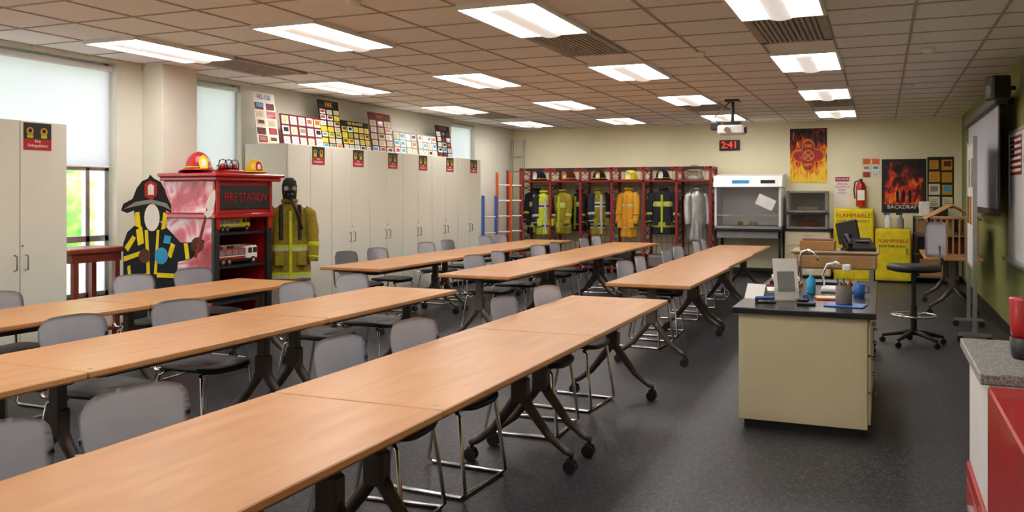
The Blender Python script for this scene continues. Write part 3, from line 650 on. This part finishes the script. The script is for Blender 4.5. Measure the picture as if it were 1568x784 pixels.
b=MB('flammable_storage_cabinet'); b.box(-.1,.46,16.4,16.9,.04,.93,'yellow',.006); b.box(-.08,.44,16.388,16.4,.07,.9,'yellow',.003); b.box(.38,.41,16.37,16.388,.5,.6,'steel'); b.box(-.05,.4,16.42,16.88,0,.04,'black')
b.text('FLAMMABLE',.09,(.18,.72,-16.386),'red',Mx=R(90,'X')); b.text('KEEP FIRE AWAY',.06,(.18,.63,-16.386),'black',Mx=R(90,'X')); b.obj()
for x,m in ((.1,'white'),(.3,'grey')):
    b=MB('spray_bottle'); b.lathe([(.05,0),(.055,.02),(.055,.16),(.02,.21),(.02,.24)],(x,16.6,.931),m); b.box(x-.07,x+.03,16.585,16.615,1.165,1.2,'blue' if x<.2 else 'black',.008); b.obj()
def exting(x,y,z):
    b=MB('fire_extinguisher'); b.lathe([(.0,0),(.075,.005),(.085,.03),(.085,.36),(.06,.43),(.025,.46),(.025,.48)],(x,y,z),'red'); b.box(x-.03,x+.03,y-.12,y+.02,z+.48,z+.5,'black',.005); b.tube([(x-.03,y,z+.47),(x-.1,y,z+.45),(x-.12,y,z+.3),(x-.1,y-.02,z+.15)],.012,'black'); b.box(x-.06,x+.06,y-.087,y-.08,z+.12,z+.3,'paper'); b.box(x-.02,x+.02,y+.07,y+.10,z+.1,z+.4,'steel'); b.obj()
exting(-.34,16.88,1.30)
b=MB('danger_sign'); b.M=frame((-.80,YB-.001,1.3),0); b.box(0,.28,0,.56,-.0,.006,'paper'); b.box(.02,.26,.46,.54,.006,.008,'red')
b.text('DANGER',.055,(.14,.5,.009),'paper'); b.text('SPECIAL\nCONTROL\nKEEP\nAWAY',.055,(.14,.33,.007),'red'); b.obj()
b=MB('fire_department_banner'); b.M=frame((-1.57,YB-.001,1.74),0); b.box(0,.65,0,1.0,0,.008,'flame')
cx,cy=.325,.5
pts=[]
for k in range(64):
    a=2*pi*k/64; r=.17+.12*abs(cos(2*a))**1.5; pts.append((cx+r*cos(a),cy+r*sin(a)*1.05))
b.poly(pts,.008,.011,'golden'); b.poly([(cx+(p[0]-cx)*.9,cy+(p[1]-cy)*.9) for p in pts],.011,.013,'red'); b.poly([(cx+.1*cos(2*pi*k/24),cy+.1*sin(2*pi*k/24)) for k in range(24)],.013,.015,'golden'); b.poly([(cx+.085*cos(2*pi*k/24),cy+.085*sin(2*pi*k/24)) for k in range(24)],.015,.017,'red')
for s in (-1,1): b.poly([(cx-.06*s-.006,cy-.06),(cx-.06*s+.006,cy-.06),(cx+.06*s+.006,cy+.06),(cx+.06*s-.006,cy+.06)],.017,.019,'yellow')
b.text('FIRE',.07,(cx,cy+.175,.014),'yellow'); b.text('DEPT.',.065,(cx,cy-.175,.014),'yellow'); b.box(0,.65,.985,1.0,.008,.012,'black'); b.obj()
b=MB('framed_movie_poster'); b.M=frame((.0,YB-.001,1.2),0); b.box(0,.72,0,.95,0,.02,'black',.004); b.box(.05,.67,.15,.9,.02,.023,'fire'); b.text('BACKDRAFT',.095,(.36,.1,.022),'white')
for s in (-1,0,1): b.poly([(.36+s*.1-.02,.18),(.36+s*.1+.02,.18),(.36+s*.1+.025,.36),(.36+s*.1,.42),(.36+s*.1-.025,.36)],.023,.025,'blackm')
b.obj()
board('notice_board',frame((-.33,YB-.002,1.82),0),.31,.36,'paper2',('paper','orange','red'),(2,3))
board('fire_safety_chart',frame((.74,YB-.002,1.28),0),.42,.9,'black',('paper2','golden'),(2,4))
b=MB('storage_shelf'); 
for x in (.52,1.18):
    for y in (16.5,16.93): b.box(x-.015,x+.015,y-.015,y+.015,0,1.15,'black')
for z in (.1,.5,.85,1.13): b.box(.51,1.19,16.48,16.95,z,z+.02,'dgrey')
for x,z,w,h,m in ((.56,.87,.2,.22,'tan'),(.8,.87,.3,.2,'grey'),(.58,.52,.25,.25,'blackm'),(.88,.52,.25,.28,'beige'),(.6,1.15,.16,.25,'paper'),(.82,1.15,.22,.14,'black'),(.6,.12,.4,.3,'tan')): b.box(x,x+w,16.55,16.85,z,z+h,m,.01)
b.obj()
b=MB('led_wall_clock'); b.M=frame((-2.86,YB-.0,2.36),0); b.box(0,.38,0,.2,0,.05,'black',.008); b.text('2:41',.18,(.19,.1,.051),'led'); b.obj()
# projector
b=MB('ceiling_projector'); x,y=-1.97,12.8; b.box(x-.1,x+.1,y-.1,y+.1,HC-.03,HC,'black',.005); b.cyl((x,y,HC-.02),(x,y,2.55),.025,'black'); b.box(x-.12,x+.12,y-.1,y+.1,2.52,2.56,'black',.005)
b.box(x-.19,x+.17,y-.16,y+.14,2.38,2.51,'white',.02); b.cyl((x+.17,y-.03,2.44),(x+.2,y-.03,2.44),.045,'black'); b.cyl((x-.05,y-.16,2.44),(x-.05,y-.19,2.44),.04,'dgrey'); b.box(x-.3,x-.18,y-.1,y+.05,2.45,2.56,'black',.01); b.tube([(x-.2,y,2.5),(x-.25,y,2.65),(x-.1,y,2.8),(x-.02,y,2.86)],.008,'black',6); b.obj()
# ---------------- right wall ----------------
b=MB('projection_screen'); b.box(1.06,1.19,10.1,13.9,2.44,2.57,'black',.02); b.box(1.11,1.115,10.25,13.7,1.35,2.46,'screenw'); b.box(1.108,1.118,10.2,10.32,1.35,2.46,'black'); b.box(1.108,1.118,13.65,13.75,1.35,2.46,'black'); b.box(1.108,1.118,10.2,13.75,1.3,1.37,'black'); b.box(1.19,XR-.002,10.5,10.6,2.46,2.54,'black'); b.box(1.19,XR-.002,13.2,13.3,2.46,2.54,'black'); b.obj()
b=MB('wall_speaker'); b.M=T((1.07,9.9,2.46))@R(20,'Z'); b.box(-.09,.09,-.08,.1,0,.24,'black',.015); b.cyl((-.09,.01,.09),(-.095,.01,.09),.06,'dgrey'); b.box(.05,.17,.0,.04,.1,.14,'black'); b.obj()
b=MB('wall_whiteboard'); b.box(XR-.03,XR-.002,6.6,10.6,.85,2.15,'white'); b.box(XR-.04,XR-.002,6.58,6.62,.83,2.17,'alu'); b.box(XR-.04,XR-.002,10.58,10.62,.83,2.17,'alu'); b.box(XR-.04,XR-.002,6.6,10.6,2.15,2.18,'alu'); b.box(XR-.1,XR-.002,6.6,10.6,.83,.86,'alu')
b.obj()
b=MB('american_flag'); b.M=frame((XR-.035,10.45,1.72),-90)
for k in range(13): b.box(0,.72,k*.03,(k+1)*.03,0,.004,'red' if k%2==0 else 'paper')
b.box(0,.29,6*.03,13*.03,.004,.006,'navy')
for i in range(5):
    for j in range(4): b.box(.03+i*.055,.045+i*.055,.21+j*.048,.225+j*.048,.006,.007,'paper')
b.obj()
b=MB('mobile_whiteboard'); b.M=T((.9,10.7,0))@R(-2,'Z'); b.box(-.012,.012,-.6,.6,.75,2.08,'white',.003)
for s in (-1,1):
    b.box(-.02,.02,s*.61-.015,s*.61+.015,.08,2.12,'alu',.003); b.box(-.15,.15,s*.61-.015,s*.61+.015,.07,.1,'alu'); 
    for q in (-1,1): b.cyl((q*.13,s*.61-.01,.035),(q*.13,s*.61+.01,.035),.035,'black')
b.box(-.015,.015,-.6,.6,2.06,2.1,'alu'); b.box(-.015,.015,-.6,.6,.73,.76,'alu')
for k in range(4): b.box(-.016,-.012,-.5+.27*k,-.28+.27*k,1.2,1.5,('paper2','red','golden','navy')[k]); b.box(-.016,-.012,-.5+.27*k,-.28+.27*k,1.6,1.9,('red','paper2','cyan','paper2')[k])
b.obj()
b=MB('side_table'); b.box(.5,1.15,12.1,13.9,.70,.73,'wood',.004)
for y in (12.3,13.7):
    b.box(.79,.86,y-.03,y+.03,.3,.7,'legmetal',.008)
    for q in (-1,1): b.tube([(.825,y,.36),(.825+q*.12,y,.2),(.825+q*.27,y,.1)],[.034,.026,.02],'legmetal'); b.cyl((.825+q*.26,y-.02,.036),(.825+q*.26,y+.02,.036),.036,'black'); b.cyl((.825+q*.26,y,.04),(.825+q*.26,y,.1),.012,'black')
b.obj()
b=MB('model_wooden_house'); hx0,hx1,hy0,hy1=.55,1.1,12.25,13.2; z0=.731
b.box(hx0-.02,hx1+.02,hy0-.03,hy1+.03,z0,z0+.03,'tan')
for z in (z0+.03,z0+.26,z0+.48): b.box(hx0,hx1,hy0,hy1,z,z+.015,'tan')
for x in [hx0+.0+(hx1-hx0)*k/8 for k in range(9)]:
    for y in (hy0,hy1): b.box(x-.01,x+.01,y-.01,y+.01,z0,z0+.5,'tan')
for k in range(8):
    y=hy0+(hy1-hy0)*k/7; b.box(hx0-.01,hx0+.01,y-.01,y+.01,z0,z0+.5,'tan')
    xm=(hx0+hx1)/2; b.tube([(hx0-.04,y,z0+.47),(xm,y,z0+.66),(hx1+.04,y,z0+.47)],.011,'tan',4)
b.box(hx0+.05,hx1-.05,hy0+.1,hy1-.1,z0+.05,z0+.25,'brown'); b.box(hx0+.1,hx0+.3,hy0+.3,hy0+.6,z0+.275,z0+.45,'deskcream'); b.obj()
board('standing_safety_banner',frame((XR-.02,15.5,1.25),-90),.5,1.0,'darkred',('red','paper2','darkred'),(1,4),'SAFETY')
b=MB('red_toolbox'); b.box(.6,1.05,13.4,13.8,.731,.95,'red',.01); b.tube([(.7,13.6,.95),(.72,13.6,1.0),(.93,13.6,1.0),(.95,13.6,.95)],.008,'black'); b.obj()
# ---------------- lighting & camera ----------------
W=bpy.data.worlds.new('World'); bpy.context.scene.world=W; W.use_nodes=True; nt=W.node_tree; bg=nt.nodes['Background']
tc=nt.nodes.new('ShaderNodeTexCoord'); sp=nt.nodes.new('ShaderNodeSeparateXYZ'); cr=nt.nodes.new('ShaderNodeValToRGB')
nt.links.new(tc.outputs['Generated'],sp.inputs[0]); nt.links.new(sp.outputs[2],cr.inputs[0]); nt.links.new(cr.outputs[0],bg.inputs[0])
cr.color_ramp.elements[0].color=(.97,.97,1,1); cr.color_ramp.elements[1].color=(.80,.87,1,1); bg.inputs[1].default_value=4.4
sun=bpy.data.objects.new('sun',bpy.data.lights.new('sun','SUN')); sun.data.energy=3; sun.data.angle=.02; sun.rotation_euler=(0,math.radians(50),math.radians(10)); bpy.context.scene.collection.objects.link(sun)
cam=bpy.data.objects.new('camera',bpy.data.cameras.new('camera')); bpy.context.scene.collection.objects.link(cam)
cam.location=(0,0,1.52); cam.rotation_euler=(math.radians(90),0,math.radians(22.9)); cam.data.lens=36*1340/1568; cam.data.sensor_width=36; cam.data.shift_y=-94/1568; cam.data.clip_start=.05
sc=bpy.context.scene; sc.camera=cam; sc.view_settings.view_transform='Standard'; sc.view_settings.exposure=.6
